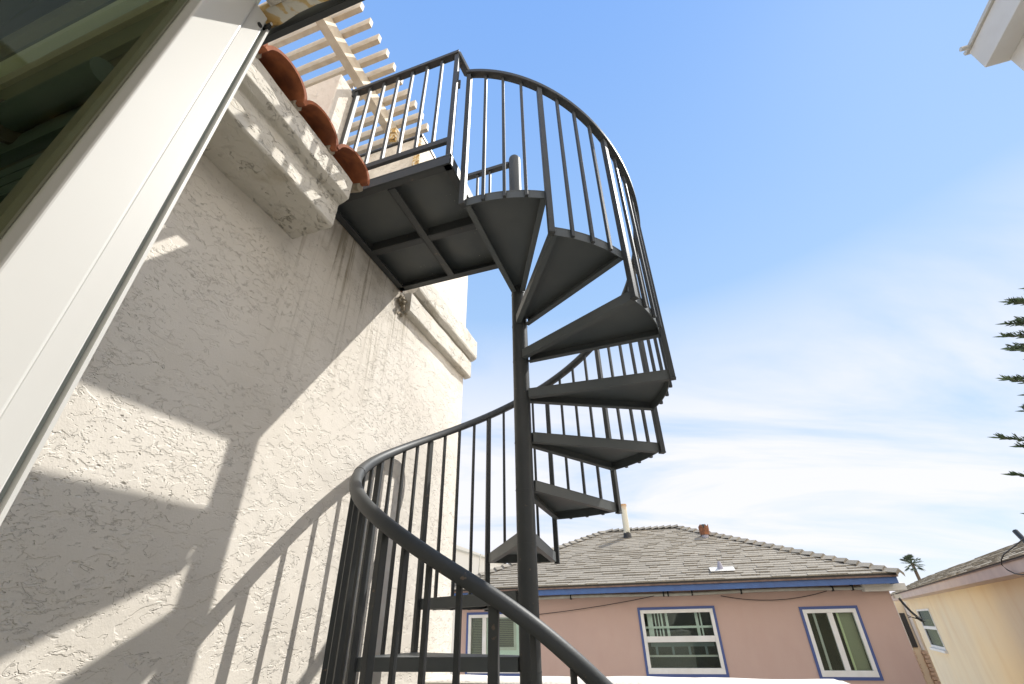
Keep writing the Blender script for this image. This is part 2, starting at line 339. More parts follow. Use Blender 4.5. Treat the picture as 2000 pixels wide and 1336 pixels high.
pw = MB()
x0, x1, y0, y1 = -1.452, .64, 2.77, 3.105
pw.box(-1.452, .64, 2.77, 3.105, -4.6, -.26, W)
pw.box(.40, .64, -2.5, 2.77, -4.6, -.26, W)
cap = MB(); n_ = 46
def capz(u, v): return -.252 + .002 * math.sin(u * 5 + v * 3) + .0015 * math.sin(u * 13.3) + random.uniform(-.0005, .0005)
ys = [y0 - .008, y0 + .01, y0 + .03, (y0 + y1) / 2, y1 - .02, y1 + .004]; zo = [-.03, -.008, 0, .004, 0, -.02]
vs = []
for i in range(n_ + 1):
    u = x0 + (x1 + .006 - x0) * i / n_; e = max(0, (u - (x1 - .05)) / .056)
    for y, dz in zip(ys, zo): vs.append(W(u, y, capz(u, y) + dz - e * e * .03))
fs = [(i * 6 + k, (i + 1) * 6 + k, (i + 1) * 6 + k + 1, i * 6 + k + 1) for i in range(n_) for k in range(5)]
cap.add(vs, fs, True)
cap.box(.395, .645, -2.5, 2.76, -.262, -.246, W)
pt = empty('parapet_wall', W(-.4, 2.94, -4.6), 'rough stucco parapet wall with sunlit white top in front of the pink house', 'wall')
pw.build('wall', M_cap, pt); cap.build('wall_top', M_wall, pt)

# ------------------------------------------------------------------ own stucco building
bld = empty('stucco_building', W(-3, 1, -4.6), 'white rough stucco building with moulded cornice at left of the spiral stair', 'building')
c0 = -1.455
def grid_wall(mb, fn, us, vs_, amp):
    base = []
    for v in vs_:
        for u in us: base.append(fn(u, v, random.uniform(-amp, amp)))
    nu = len(us); mb.add(base, [(j * nu + i, j * nu + i + 1, (j + 1) * nu + i + 1, (j + 1) * nu + i) for j in range(len(vs_) - 1) for i in range(nu - 1)], True)
b = MB(); b.box(-6.5, c0, -2.6, 3.12, -4.6, 1.926, W); b.build('wall', M_wall, bld)
# tall block beyond the stair opening
b = MB(); b.box(-5.2, c0 + .002, 2.06, 3.122, 1.928, 3.62, W); b.build('roof_wall', M_wall, bld)
b = MB(); b.box(-5.22, c0 + .012, 2.045, 3.135, 3.622, 3.64, W); b.build('flashing', M_dark, bld)
# return parapet post beside the landing
b = MB(); b.box(-2.25, c0 + .001, 1.125, 1.262, 1.928, 2.955, W); b.build('post', M_wall, bld, bevel=.008)
# cornice: slightly wavy hand-floated profile
def moulding(name, prof, ta, tb, mt_, step=.05, endcap=True, amp=.003):
    m = MB(); n = len(prof); k = max(2, int((tb - ta) / step)); v = []
    for i in range(k + 1):
        t = ta + (tb - ta) * i / k; a = math.sin(t * 9.1) * .5 + math.sin(t * 23.7 + 1) * .5
        for j, (c, z) in enumerate(prof): v.append(W(c + amp * a * (1 if c > c0 else 0), t, z + amp * math.sin(t * 14 + j) + random.uniform(-.001, .001)))
    f = [(i * n + j, (i + 1) * n + j, (i + 1) * n + (j + 1) % n, i * n + (j + 1) % n) for i in range(k) for j in range(n)]
    m.add(v, f); m.add(v[:n], [tuple(range(n))]); m.add(v[-n:], [tuple(range(n - 1, -1, -1))]); return m.build(name, mt_, bld, bevel=.006)
moulding('cornice', [(c0 - .01, 1.562), (-1.235, 1.566), (-1.228, 1.575), (-1.228, 1.705), (-1.20, 1.712), (-1.176, 1.728), (-1.176, 1.85), (c0 - .01, 1.87)], -2.5, 1.158, M_trim)
moulding('lower_band', [(c0 - .01, 1.782), (-1.415, 1.785), (-1.405, 1.795), (-1.405, 1.94), (c0 - .01, 1.945)], 2.125, 3.165, M_trim)
moulding('upper_band', [(c0 - .01, 1.965), (-1.405, 1.965), (-1.375, 1.985), (-1.37, 2.0), (-1.37, 2.16), (c0 - .01, 2.235)], 2.155, 3.20, M_trim)
# clay tiles along the cornice: barrel covers laid across the parapet
def tile_mesh(flip=False):
    m = MB(); n = 14; ln = .42; th = .016; v = []
    for y, rr in ((0, .118), (ln, .10)):
        for q in (0, th):
            for i in range(n + 1):
                a = math.pi * i / n; v.append(Vector((y, -math.cos(a) * (rr - q), math.sin(a) * (rr - q) * .66)))
    k = n + 1; f = []
    for i in range(n):
        f += [(i, i + 1, 2 * k + i + 1, 2 * k + i), (k + i, 3 * k + i, 3 * k + i + 1, k + i + 1)]
        jj = random.uniform(-.0015, .0015); rimv = [v[i], v[k + i], v[k + i + 1], v[i + 1]]; m.add(rimv, [(0, 1, 2, 3)]); m.add([v[2 * k + i], v[2 * k + i + 1], v[3 * k + i + 1], v[3 * k + i]], [(0, 1, 2, 3)])
    for i in (0, n): f.append((i, 2 * k + i, 3 * k + i, k + i))
    m.add(v, f, True); return m
tmm = tile_mesh(); tmm.v = [v + bld.location for v in tmm.v]
tp = tmm.build('roof_tile', M_terra, bld); tile_me = tp.data
bo = bld.location
def place_tile(o, c, t, z, tilt, yaw=0):
    o.location = W(c, t, z) - bo; o.rotation_euler = Euler((R(random.uniform(-3, 3)), tilt, W.ang + math.pi + yaw), 'XYZ')
# each runs inward from its open front end
first = True
ti = 0
for row, (cc, zz_) in enumerate(((-1.132, 1.858), (-1.49, 1.955))):
    for i, t in enumerate([1.093 - .222 * k for k in range(15)]):
        o = tp if first else tp.copy()
        if not first: col.objects.link(o); o.parent = bld
        first = False
        place_tile(o, cc + random.uniform(-.012, .012), t, zz_ + random.uniform(-.006, .006), -R(14), R(random.uniform(-3, 3)))
mo = MB()
for i in range(16):
    t = 1.093 - .222 * (i - .5); mo.tube([W(-1.17, t, 1.862), W(-1.5, t, 1.95)], .022, 7)
mo.build('mortar', M_mortar, bld)
b = MB(); b.prism([(-1.20, 1.852), (-1.20, 1.868), (-2.6, 2.24), (-2.6, 1.87)], W, -2.5, 1.12); b.build('roof_bed', M_mortar, bld)
# rough flashing where steel meets wall
fl = MB(); pts = [W(c0 + .004, 1.2 + .88 * i / 18, 1.924 + random.uniform(-.004, .004)) for i in range(19)]; fl.tube(pts, .005, 6); fl.build('sealant', M_rust, bld)
br = MB()
for i in range(26):
    p = W(c0 + random.uniform(.0, .03), 2.07 + random.uniform(-.03, .06), 1.9 - random.uniform(0, .16)); br.tube([p, p + Vector((random.uniform(-.02, .02), random.uniform(-.02, .02), random.uniform(-.03, .0)))], .01, 5)
tag(br.build('broken_mortar', M_mortar, bld))
# rusty bracket & stain at the roof wall corner
b = MB(); b.box(c0 - .055, c0 + .006, 2.052, 2.060, 2.3, 3.6, W); b.build('corner_bead', M_peel, bld)

# ------------------------------------------------------------------ pergola
pg = empty('pergola', W(-2.3, 1.2, 1.9), 'cream painted wooden pergola with open slats above the roof terrace', 'pergola')
for c in (-1.79, -3.1):
    MB().box(c - .035, c + .035, -.6, 2.30, 3.80, 3.945, W).build('beam', M_pergola, pg, bevel=.003)
for i in range(25):
    t = 2.20 - .116 * i + random.uniform(-.004, .004)
    MB().box(-3.45, -1.505 + random.uniform(-.01, .01), t - .019, t + .019, 3.948, 4.037, W).build('slat', M_pergola, pg, bevel=.003)
for c, t in ((-1.79, -.45), (-3.1, -.45), (-3.1, 1.9)):
    MB().box(c - .045, c + .045, t - .045, t + .045, 1.928, 3.80, W).build('post', M_pergola, pg, bevel=.003)
b = MB(); b.box(-1.755, -1.70, 2.0, 2.04, 3.64, 3.80, W); b.build('bracket', M_peel, pg)

# ------------------------------------------------------------------ spiral staircase
PC = Vector((.0467, 2.1961, 0)); Hh = .23203; Z0 = 1.7475; A0 = -110.66; DA = 31.022; TR = .75; RR = .765; NT = 14; HR = 1.10
st = empty('spiral_staircase', (PC.x, PC.y, -1.5), 'charcoal painted steel spiral staircase rising to a square landing on the stucco wall', 'staircase')
so = st.location
pole = MB(); pole.tube([(PC.x, PC.y, z) for z in (-1.5, 0, 1.5, 2.985)], .0435, 32)
dome = [(PC.x, PC.y, 2.985 + .028 * math.sin(a)) for a in ()]
k = 32; rings = [(.0435, 2.985), (.0405, 3.0), (.032, 3.013), (.018, 3.02), (.004, 3.022)]
vs = [Vector((PC.x + r * math.cos(j * 2 * math.pi / k), PC.y + r * math.sin(j * 2 * math.pi / k), z)) for r, z in rings for j in range(k)]
pole.add(vs, [(i * k + j, i * k + (j + 1) % k, (i + 1) * k + (j + 1) % k, (i + 1) * k + j) for i in range(4) for j in range(k)], True)
for i in range(NT):   # weld collars at each tread
    zc = Z0 - Hh * i; pole.tube([(PC.x, PC.y, zc - .052), (PC.x, PC.y, zc - .048)], .0448, 24, smooth=False)
pole.build('pole', M_metal, st)
# one tread, built around the pole axis, spanning 0..DA' degrees, then copied
def tread():
    wdg = R(30.6); n = 14; th = .005; dep = .05; m = MB()
    def arc(r, z, ins=0): return [Vector((r * math.cos(ins + (wdg - 2 * ins) * i / n), r * math.sin(ins + (wdg - 2 * ins) * i / n), z)) for i in range(n + 1)]
    h = wdg / 2; d = Vector((math.cos(h), math.sin(h), 0)); s_ = Vector((-math.sin(h), math.cos(h), 0))
    i0 = d * .035 - s_ * .041; i1 = d * .035 + s_ * .041
    outer = arc(TR, 0)
    top = [i0] + outer + [i1]; k = len(top)
    m.add(top + [v - Vector((0, 0, th)) for v in top], [tuple(range(k)), tuple(range(2 * k - 1, k - 1, -1))] + [(i, (i + 1) % k, (i + 1) % k + k, i + k) for i in range(k)])
    # outer skirt
    a, b_ = arc(TR - .001, -th), arc(TR - .006, -th); k = n + 1
    v = a + b_ + [x - Vector((0, 0, dep - th)) for x in a] + [x - Vector((0, 0, dep - th)) for x in b_]
    f = []
    for i in range(n): f += [(i, i + 1, 2 * k + i + 1, 2 * k + i), (k + i, 3 * k + i, 3 * k + i + 1, k + i + 1), (2 * k + i, 2 * k + i + 1, 3 * k + i + 1, 3 * k + i)]
    f += [(0, 2 * k, 3 * k, k), (n, k + n, 3 * k + n, 2 * k + n)]
    m.add(v, f)
    # side angle irons (vertical leg + inward foot)
    for p, q, sg in ((i0, outer[0], 1), (i1, outer[-1], -1)):
        dr = (q - p).normalized(); nn = Vector((-dr.y, dr.x, 0)) * sg; q = q - dr * .002
        def slab(o0, o1, z0, z1):
            pp = [p + nn * o0, q + nn * o0, q + nn * o1, p + nn * o1]
            m.add([x + Vector((0, 0, z)) for z in (z0, z1) for x in pp], [(3, 2, 1, 0), (4, 5, 6, 7), (0, 1, 5, 4), (1, 2, 6, 5), (2, 3, 7, 6), (3, 0, 4, 7)])
        slab(.0005, .0055, -dep, -th - .0005); slab(.006, .030, -dep, -dep + .005)
    return m
tm = tread(); tm.v = [v + so for v in tm.v]
T0 = tm.build('tread', M_plate, st)
for i in range(NT):
    o = T0 if i == 0 else T0.copy()
    if i: col.objects.link(o); o.parent = st
    o.location = Vector((0, 0, Z0 - Hh * i + 1.5)); o.rotation_euler = (R(random.uniform(-.15, .15)), R(random.uniform(-.15, .15)), R(A0 + DA * i + .2))
def railz(kk): return Z0 + HR - Hh * kk - .08 * max(0, kk - 11.9) ** 2
def bar(kk, bottom, half, name, tab=True):
    a = R(A0 + DA * kk); top = railz(kk) - .018; rr = TR + half * .9 + .001
    m = MB(); m.box(rr - half, rr + half, -half, half, bottom, top)
    if tab: m.box(rr - half - .003, rr + half + .001, -half - .001, half + .001, bottom - .008, bottom - .0005)
    ca, sa = math.cos(a), math.sin(a)
    m.v = [Vector((PC.x + v.x * ca - v.y * sa, PC.y + v.x * sa + v.y * ca, v.z)) for v in m.v]
    o = m.build(name, M_metal, st, bevel=.0012, seg=1); return o
for i in range(NT + 1):
    bar(i, max(-1.498, Z0 - Hh * min(i, NT) - .052), .0135, 'post', tab=i < NT)
    if i < NT:
        for fr in (.25, .5, .75): bar(i + fr, Z0 - Hh * i - .053, .0078, 'baluster', tab=False)
# hand rail: flat-bottomed moulded cap following the helix
D_prof = [(-.022, -.018), (.022, -.018), (.0245, -.006), (.0235, .006), (.018, .017), (.009, .023), (0, .0245), (-.009, .023), (-.018, .017), (-.0235, .006), (-.0245, -.006)]
F_prof = [(-.021, -.016), (.021, -.016), (.0225, -.012), (.0225, .008), (.018, .013), (-.018, .013), (-.0225, .008), (-.0225, -.012)]
def helix(k0, k1, n): return [Vector((PC.x + RR * math.cos(R(A0 + DA * (k0 + (k1 - k0) * i / n))), PC.y + RR * math.sin(R(A0 + DA * (k0 + (k1 - k0) * i / n))), railz(k0 + (k1 - k0) * i / n))) for i in range(n + 1)]
m = MB(); m.sweep(helix(-.03, 3.6, 60), F_prof); m.build('upper_handrail', M_metal, st, bevel=.002)
m = MB(); m.sweep(helix(3.6, NT + .12, 200), D_prof, True)
m.tube([helix(9.62, 9.7, 1)[0], helix(9.62, 9.7, 1)[1]], .0262, 16)
m.build('handrail', M_metal, st)
# landing: steel plate on a frame of angle irons
ZL = 1.98; la, lb, lc, ld = (-1.452, 1.255), (-.705, 1.255), (-.708, 2.06), (-1.452, 2.06)
m = MB(); m.box(-1.452, -.702, 1.252, 2.062, ZL - .006, ZL, W); m.build('landing_plate', M_landing, st)
fr = MB(); zb = ZL - .068
def angle_bar(c1, t1, c2, t2, inward):
    """L section from (c1,t1) to (c2,t2); inward = which side the foot points"""
    if abs(c1 - c2) < 1e-6:
        fr.box(c1, c1 + .006 * inward, t1, t2, zb, ZL - .007, W); fr.box(c1 + .0065 * inward, c1 + .042 * inward, t1, t2, zb, zb + .006, W)
    else:
        fr.box(c1, c2, t1, t1 + .006 * inward, zb, ZL - .007, W); fr.box(c1, c2, t1 + .0065 * inward, t1 + .042 * inward, zb, zb + .006, W)
angle_bar(-1.450, 1.260, -1.450, 2.054, 1); angle_bar(-.703, 1.260, -.703, 2.054, -1)
angle_bar(-1.443, 1.253, -.710, 1.253, 1); angle_bar(-1.443, 2.061, -.710, 2.061, -1)
fr.box(-1.08, -1.074, 1.297, 2.017, zb - .003, ZL - .0065, W); fr.box(-1.073, -1.035, 1.297, 2.017, zb - .003, zb + .003, W)
for ca, cb in ((-1.407, -1.081), (-1.0345, -.747)):
    fr.box(ca, cb, 1.655, 1.661, zb - .002, ZL - .0065, W); fr.box(ca, cb, 1.662, 1.70, zb - .002, zb + .004, W)
fr.build('landing_frame', M_metal, st, bevel=.001, seg=1)
# bracket from landing to pole
m = MB(); m.box(-.700, -.672, 2.02, 2.062, zb + .004, ZL - .008, W); m.build('pole_bracket', M_metal, st)
# landing guard rail, near side
tz = 2.985
m = MB(); m.box(-1.452, -.708, 1.247, 1.288, tz - .028, tz, W); m.build('landing_rail', M_metal, st, bevel=.003)
m = MB(); m.box(-1.425, -.735, 1.258, 1.278, 2.10, 2.138, W); m.build('bottom_rail', M_metal, st, bevel=.002)
for c in (-1.438, -.722):
    m = MB(); m.box(c - .0135, c + .0135, 1.2545, 1.2815, ZL - .035 if c > -1 else 2.08, tz - .0285, W); m.build('post', M_metal, st, bevel=.0012, seg=1)
for i in range(6):
    c = -1.438 + (.716) * (i + 1) / 7
    m = MB(); m.box(c - .0078, c + .0078, 1.2602, 1.2758, 2.1385, tz - .0285, W); m.build('baluster', M_metal, st)
# link from the landing corner down to the head of the helix
p0 = W(-.722, 1.268, tz - .014); p1 = helix(-.03, 1, 1)[0]
m = MB(); m.sweep([p0, p0 + (p1 - p0) * .5, p1], F_prof); m.build('rail_link', M_metal, st, bevel=.002)
m = MB(); m.box(-.728, -.700, 1.2825, 1.2905, 2.62, 2.70, W); m.build('hinge_plate', M_metal, st)
m = MB(); m.box(-1.454, -1.452, 1.235, 1.30, 2.93, 3.0, W)
m.box(c0 - .0, c0 + .012, 1.243, 1.292, 2.90, 2.955, W); m.build('wall_bracket', M_metal, st)
# guard on the far side of the landing
m = MB(); m.box(-1.45, -.675, 2.078, 2.118, 2.93, 2.962, W); m.build('landing_rail', M_metal, st, bevel=.003)
m = MB(); m.box(-1.45, -.675, 2.088, 2.108, 2.10, 2.136, W); m.build('bottom_rail', M_metal, st)
for i in range(7):
    c = -1.43 + .1 * (i + .0) * 1.0
    m = MB(); m.box(c - .0078, c + .0078, 2.090, 2.106, 2.1365, 2.9295, W); m.build('baluster', M_metal, st)

# ------------------------------------------------------------------ white framed window at the left (own side room)
rm = empty('side_room', W(-.9, -1, -1.5), 'white framed side room window with dark greenish glass beside the camera', 'room')
cf_ = -.40; zt = .722
m = MB(); m.box(cf_ - .05, cf_, .112, .1565, -1.5, zt, W); m.build('window_frame', M_vinyl, rm, bevel=.0025, seg=3)
m = MB(); m.box(cf_ - .05, cf_ - .004, .1566, .1785, -1.5, zt - .003, W); m.build('window_frame', M_vinyl, rm, bevel=.0015)
m = MB(); m.box(cf_ - .05, cf_ - .010, .1787, .1832, -1.5, zt - .004, W); m.build('gasket', M_groove, rm)
m = MB(); m.box(cf_ - .05, cf_ - .003, .1833, .1862, -1.5, zt - .002, W); m.build('window_frame', M_vinyl, rm)
m = MB(); m.tube([W(cf_ - .0045, .1735, .690), W(cf_ - .0025, .1735, .690)], .0035, 10); m.box(cf_ - .012, cf_ - .0015, .181, .1855, .700, .712, W); m.build('drain_hole', M_cable, rm)
pn = MB(); pn.box(cf_ - .028, cf_ - .022, -1.6, .108, -1.2, zt + .2, W); pn.build('pane', M_glass_dark, rm)
m = MB(); m.box(cf_ - .05, cf_ - .012, -1.7, -1.6, -1.5, zt + .2, W); m.box(cf_ - .05, cf_ - .012, -1.6, .1115, -1.5, -1.2, W); m.build('window_frame', M_vinyl, rm)
m = MB(); m.box(cf_ - .049, cf_ - .0285, .1045, .1115, -1.5, zt + .2, W); m.build('inner_frame', M_gasket, rm)
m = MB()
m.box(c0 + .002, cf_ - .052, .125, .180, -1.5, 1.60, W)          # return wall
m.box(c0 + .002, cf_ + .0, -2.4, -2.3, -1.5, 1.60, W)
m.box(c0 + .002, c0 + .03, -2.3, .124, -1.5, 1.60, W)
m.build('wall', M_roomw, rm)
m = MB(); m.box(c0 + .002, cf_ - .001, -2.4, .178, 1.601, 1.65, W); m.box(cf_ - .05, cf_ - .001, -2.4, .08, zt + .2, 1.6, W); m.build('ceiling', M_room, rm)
# on the return wall inside, seen through the glass: head tracks, a roller blind and its pleats
for nm_, z0, z1, dp, mm in (('track', .965, 1.06, .012, M_stripeB), ('track', .925, .955, .018, M_stripeB), ('track', .80, .885, .010, M_stripeD), ('rail', .768, .795, .016, M_stripeB), ('rail', .737, .767, .022, M_stripeA),
                            ('track', .69, .732, .012, M_stripeB), ('track', .61, .68, .008, M_stripeD), ('track', 1.12, 1.3, .006, M_stripeE)):
    MB().box(c0 + .05, cf_ - .052, .124 - dp, .1239, z0, z1, W).build('head_' + nm_, mm, rm)
m = MB(); m.tube([W(-.60, .104, .476), W(-.455, .104, .476)], .0145, 18); m.build('blind_roller', M_stripeC, rm)
m = MB(); m.tube([W(-.606, .104, .470), W(-.60, .104, .470)], .024, 24); m.build('roller_cap', M_stripeE, rm)
m = MB()
for i in range(26):
    z = .50 - i * .032; m.box(c0 + .04, cf_ - .055, .1215 - .004 * (i % 3), .1238, z - .017, z, W)
m.build('pleated_screen', M_stripeC, rm)
# head over the opening: stucco soffit, peeling board, dark drip bar
hd = empty('door_head', W(.3, .1, .72), 'peeling wooden door head with dark metal drip bar above the camera', 'lintel')
m = MB(); m.box(-.455, 1.6, .198, .2065, .730, .775, W); m.build('drip_bar', M_dark, hd, bevel=.001)
m = MB()
n_ = 60; prof = []
for i in range(n_ + 1):
    c = -.43 + 1.9 * i / n_; prof.append((c, .1915 + .0022 * math.sin(c * 41) + random.uniform(-.0012, .0012)))
vb = [W(c, .172, .733) for c, t in prof] + [W(c, t, .733) for c, t in prof] + [W(c, .172, .76) for c, t in prof] + [W(c, t, .76) for c, t in prof]
k = n_ + 1; f = []
for i in range(n_): f += [(i, i + 1, k + i + 1, k + i), (k + i, k + i + 1, 3 * k + i + 1, 3 * k + i), (2 * k + i, 3 * k + i, 3 * k + i + 1, 2 * k + i + 1), (i, 2 * k + i, 2 * k + i + 1, i + 1)]
m.add(vb, f); m.build('peeling_board', M_peel, hd)
m = MB(); m.box(-.396, 1.6, .120, .171, .7285, .78, W); m.build('soffit', M_trim, hd, bevel=.002)

# ------------------------------------------------------------------ eave corner, top right
ev = empty('neighbour_eave', W(2.3, 0, 2.3), 'pale grey eave corner of a building at the top right', 'roof')
Fe = Frame(18.0)
E0, T0e, ZB, ZT = 1.985, 2.0, 2.43, 2.585
m = MB(); m.box(E0, E0 + 1.4, -2.5, T0e, ZB, ZT, W); m.build('eave', M_white, ev, bevel=.004)
m = MB(); m.box(E0 - .012, E0 + 1.4, -2.5, T0e + .012, ZT + .001, ZT + .02, W); m.build('drip_edge', M_flash, ev)
m = MB(); m.tube([W(E0 - .045, T0e - .03, ZT + .008), W(E0 - .012, T0e - .03, ZT + .008)], .012, 10); m.build('gutter_bolt', M_flash, ev)
m = MB(); m.box(E0 + .10, E0 + 1.4, -2.5, T0e - .012, -4.6, ZB - .001, W); m.build('wall', M_white, ev)

# unseen wall added behind the camera to bounce sunlight forward
fa = MB(); fa.box(-.38, 3.2, -.75, -.45, -1.5, 3.4, W)
tag(fa.build('bounce_wall', M_wall), 'unseen stucco wall added behind the camera to bounce sunlight onto the spiral stair', 'wall')

# ------------------------------------------------------------------ shingle roofs
def shingles(mb, F3, length, slope, insL, insR, course=.115, rnd=None, wmin=.14, wmax=.34):
    """F3(u, v, h): u along the eave, v up the slope, h off the surface; ins = how far each end draws in at the top"""
    rnd = rnd or random; n = int(slope / course) + 1
    for i in range(n):
        v0 = i * course - .01; v1 = min(v0 + course + .03, slope)
        a = insL * max(0, v0) / slope; bb = length - insR * max(0, v0) / slope; a1 = insL * v1 / slope; b1 = length - insR * v1 / slope
        u = a - rnd.uniform(0, .2)
        while u < bb:
            wd = rnd.uniform(wmin, wmax); e = min(u + wd, bb); s_ = max(u, a)
            if e - s_ > .02:
                h = .006 if rnd.random() < .55 else .018
                tn = rnd.uniform(.90, 1.06)
                s1 = min(max(s_, a1), b1); e1 = min(max(e, a1), b1)
                vs = [F3(s_, v0, h + .009), F3(e - .004, v0, h + .009), F3(e1 - .002, v1, .004), F3(s1, v1, .004), F3(s_, v0, .001), F3(e - .004, v0, .001)]
                mb.add(vs, [(0, 1, 2, 3), (4, 5, 1, 0), (0, 3, 4), (1, 5, 2)], tone=tn)
            u += wd
def hip_caps(mb, p, q, up, side, n, wd=.13, rnd=random):
    d = (q - p) / n
    for i in range(n):
        a = p + d * i - d * .25; b_ = p + d * (i + 1) + d * .08; tn = rnd.uniform(.72, 1.0)
        for sg in (1, -1):
            o = side * sg * wd - up * wd * .42
            vs = [a + up * .075, a + o + up * .065, b_ + o * .9 + up * .02, b_ + up * .03, a + up * .02, a + o + up * .005]
            mb.add(vs, [(0, 1, 2, 3), (0, 4, 5, 1)], tone=tn)

# ------------------------------------------------------------------ pink house
ph = empty('pink_house', H(0, 12, -4.6), 'pink stucco house with grey shingle hip roof and blue fascia', 'house')
sL, sR = -4.02, 3.42 + .33
WL, WR = -3.95, 3.74
EZ = .605; EL, ER = -4.2, 3.80; RL, RRt = -1.02, .73; RM, RZ = 12.68, 1.975; EM = 9.6
m = MB(); m.box(WL, WR, 10, 15.3, -4.6, .50, H)
house_wall = m
m = None
def cut_wall(F, x0, x1, y, z0, z1, wins, depth, mb):
    """front wall slab with real openings"""
    xs = sorted({x0, x1, *[a for w_ in wins for a in w_[:2]]}); zs = sorted({z0, z1, *[a for w_ in wins for a in w_[2:]]})
    for i in range(len(xs) - 1):
        for j in range(len(zs) - 1):
            cx_, cz = (xs[i] + xs[i + 1]) / 2, (zs[j] + zs[j + 1]) / 2
            if any(a < cx_ < b_ and c_ < cz < d for a, b_, c_, d in wins): continue
            mb.add([F(xs[i], y, zs[j]), F(xs[i + 1], y, zs[j]), F(xs[i + 1], y, zs[j + 1]), F(xs[i], y, zs[j + 1])], [(0, 1, 2, 3)])
    for a, b_, c_, d in wins:
        q = [F(a, y, c_), F(b_, y, c_), F(b_, y, d), F(a, y, d), F(a, y + depth, c_), F(b_, y + depth, c_), F(b_, y + depth, d), F(a, y + depth, d)]
        mb.add(q, [(0, 1, 5, 4), (1, 2, 6, 5), (2, 3, 7, 6), (3, 0, 4, 7)])
wins = [(-3.69, -2.38, -.77, .175), (-.345, .912, -.77, .18), (2.345, 3.147, -.80, .127)]
m = MB(); cut_wall(H, WL, WR, 10.0, -4.6, .515, wins, .14, m)
m.add([H(WL, 10, -4.6), H(WL, 15.3, -4.6), H(WL, 15.3, .515), H(WL, 10, .515)], [(0, 1, 2, 3)]); m.add([H(WR, 10, -4.6), H(WR, 15.3, -4.6), H(WR, 15.3, .515), H(WR, 10, .515)], [(0, 1, 2, 3)])
m.add([H(WL, 15.3, -4.6), H(WR, 15.3, -4.6), H(WR, 15.3, .515), H(WL, 15.3, .515)], [(0, 1, 2, 3)])
m.build('wall', M_pink, ph)
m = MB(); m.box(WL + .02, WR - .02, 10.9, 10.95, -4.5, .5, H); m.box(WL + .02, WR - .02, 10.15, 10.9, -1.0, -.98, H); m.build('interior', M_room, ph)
# roof planes
m = MB(); m.add([H(EL, EM, EZ), H(ER, EM, EZ), H(RRt, RM, RZ), H(RL, RM, RZ), H(EL, 15.76, EZ), H(ER, 15.76, EZ), H(EL, EM, EZ - .03), H(ER, EM, EZ - .03), H(ER, 15.76, EZ - .03), H(EL, 15.76, EZ - .03)],
                [(0, 1, 2, 3), (1, 5, 2), (4, 0, 3), (5, 4, 3, 2), (6, 7, 8, 9), (0, 1, 7, 6), (1, 5, 8, 7), (5, 4, 9, 8), (4, 0, 6, 9)])
roof = m.build('roof', M_under, ph)
def plane(P0, U, V):
    U = U.normalized(); V = V.normalized(); Nn = U.cross(V).normalized()
    if Nn.z < 0: Nn = -Nn
    return lambda u, v, h: P0 + U * u + V * v + Nn * h
rs = random.Random(3)
m = MB(); V = H(0, RM, RZ) - H(0, EM, EZ)
shingles(m, plane(H(EL, EM, EZ), H(1, 0, 0), V), ER - EL, V.length, RL - EL, ER - RRt, rnd=rs)
V = H(RRt, 0, RZ) - H(ER, 0, EZ); shingles(m, plane(H(ER, EM, EZ), H(0, 1, 0), V), 15.76 - EM, V.length, RM - EM, 15.76 - RM, rnd=rs)
V = H(RL, 0, RZ) - H(EL, 0, EZ); shingles(m, plane(H(EL, EM, EZ), H(0, 1, 0), V), 15.76 - EM, V.length, RM - EM, 15.76 - RM, rnd=rs)
hip_caps(m, H(ER, EM, EZ), H(RRt, RM, RZ), Vector((0, 0, 1)), H(.707, .707, 0), 24, rnd=rs)
hip_caps(m, H(EL, EM, EZ), H(RL, RM, RZ), Vector((0, 0, 1)), H(.707, -.707, 0), 24, rnd=rs)
hip_caps(m, H(RRt, RM, RZ), H(RL, RM, RZ), Vector((0, 0, 1)), H(0, 1, 0), 11, rnd=rs)
m.build('shingles', M_shin, roof)
m = MB(); m.box(EL + .02, ER - .02, EM + .02, EM + .06, EZ - .15, EZ - .058, H); m.box(EL + .02, EL + .06, EM + .065, 15.7, EZ - .15, EZ - .058, H); m.box(ER - .06, ER - .02, EM + .065, 15.7, EZ - .15, EZ - .058, H)
m.build('fascia', M_blue, ph)
m = MB(); m.box(EL + .0, ER - .0, EM - .012, EM + .05, EZ - .057, EZ - .032, H); m.build('roof_edge', M_brown, ph)
m = MB(); m.box(EL + .065, ER - .065, EM + .065, 9.998, EZ - .125, EZ - .10, H); m.build('soffit', M_brown, ph)
m = MB(); pts = [H(WL + .1 + (WR - WL - .2) * i / 20, 9.95, .425 - .01 * math.sin(i * .7)) for i in range(21)]; m.tube(pts, .028, 8); m.build('conduit', M_pipe, ph)
m = MB()
for s_ in (-1.6, .12, .2, .62, 1.45, 2.9, 3.2): m.box(s_ - .012, s_ + .012, 9.915, 9.99, .385, .50, H)
m.build('conduit_clips', M_cable, ph)
m = MB(); m.box(3.34, 3.95, 9.84, 9.99, .36, .47, H); m.build('gutter_end', M_flash, ph, bevel=.01)
# a cable sagging along the wall
m = MB()
def sag(p, q, d, n=18): return [p + (q - p) * (i / n) + Vector((0, 0, -d * 4 * (i / n) * (1 - i / n))) for i in range(n + 1)]
m.tube(sag(H(-2.5, 9.97, .14), H(-.05, 9.93, .40), .03), .006, 5); m.tube(sag(H(1.1, 9.97, .37), H(2.8, 9.93, .39), .10), .006, 5); m.build('wall_cable', M_cable, ph)
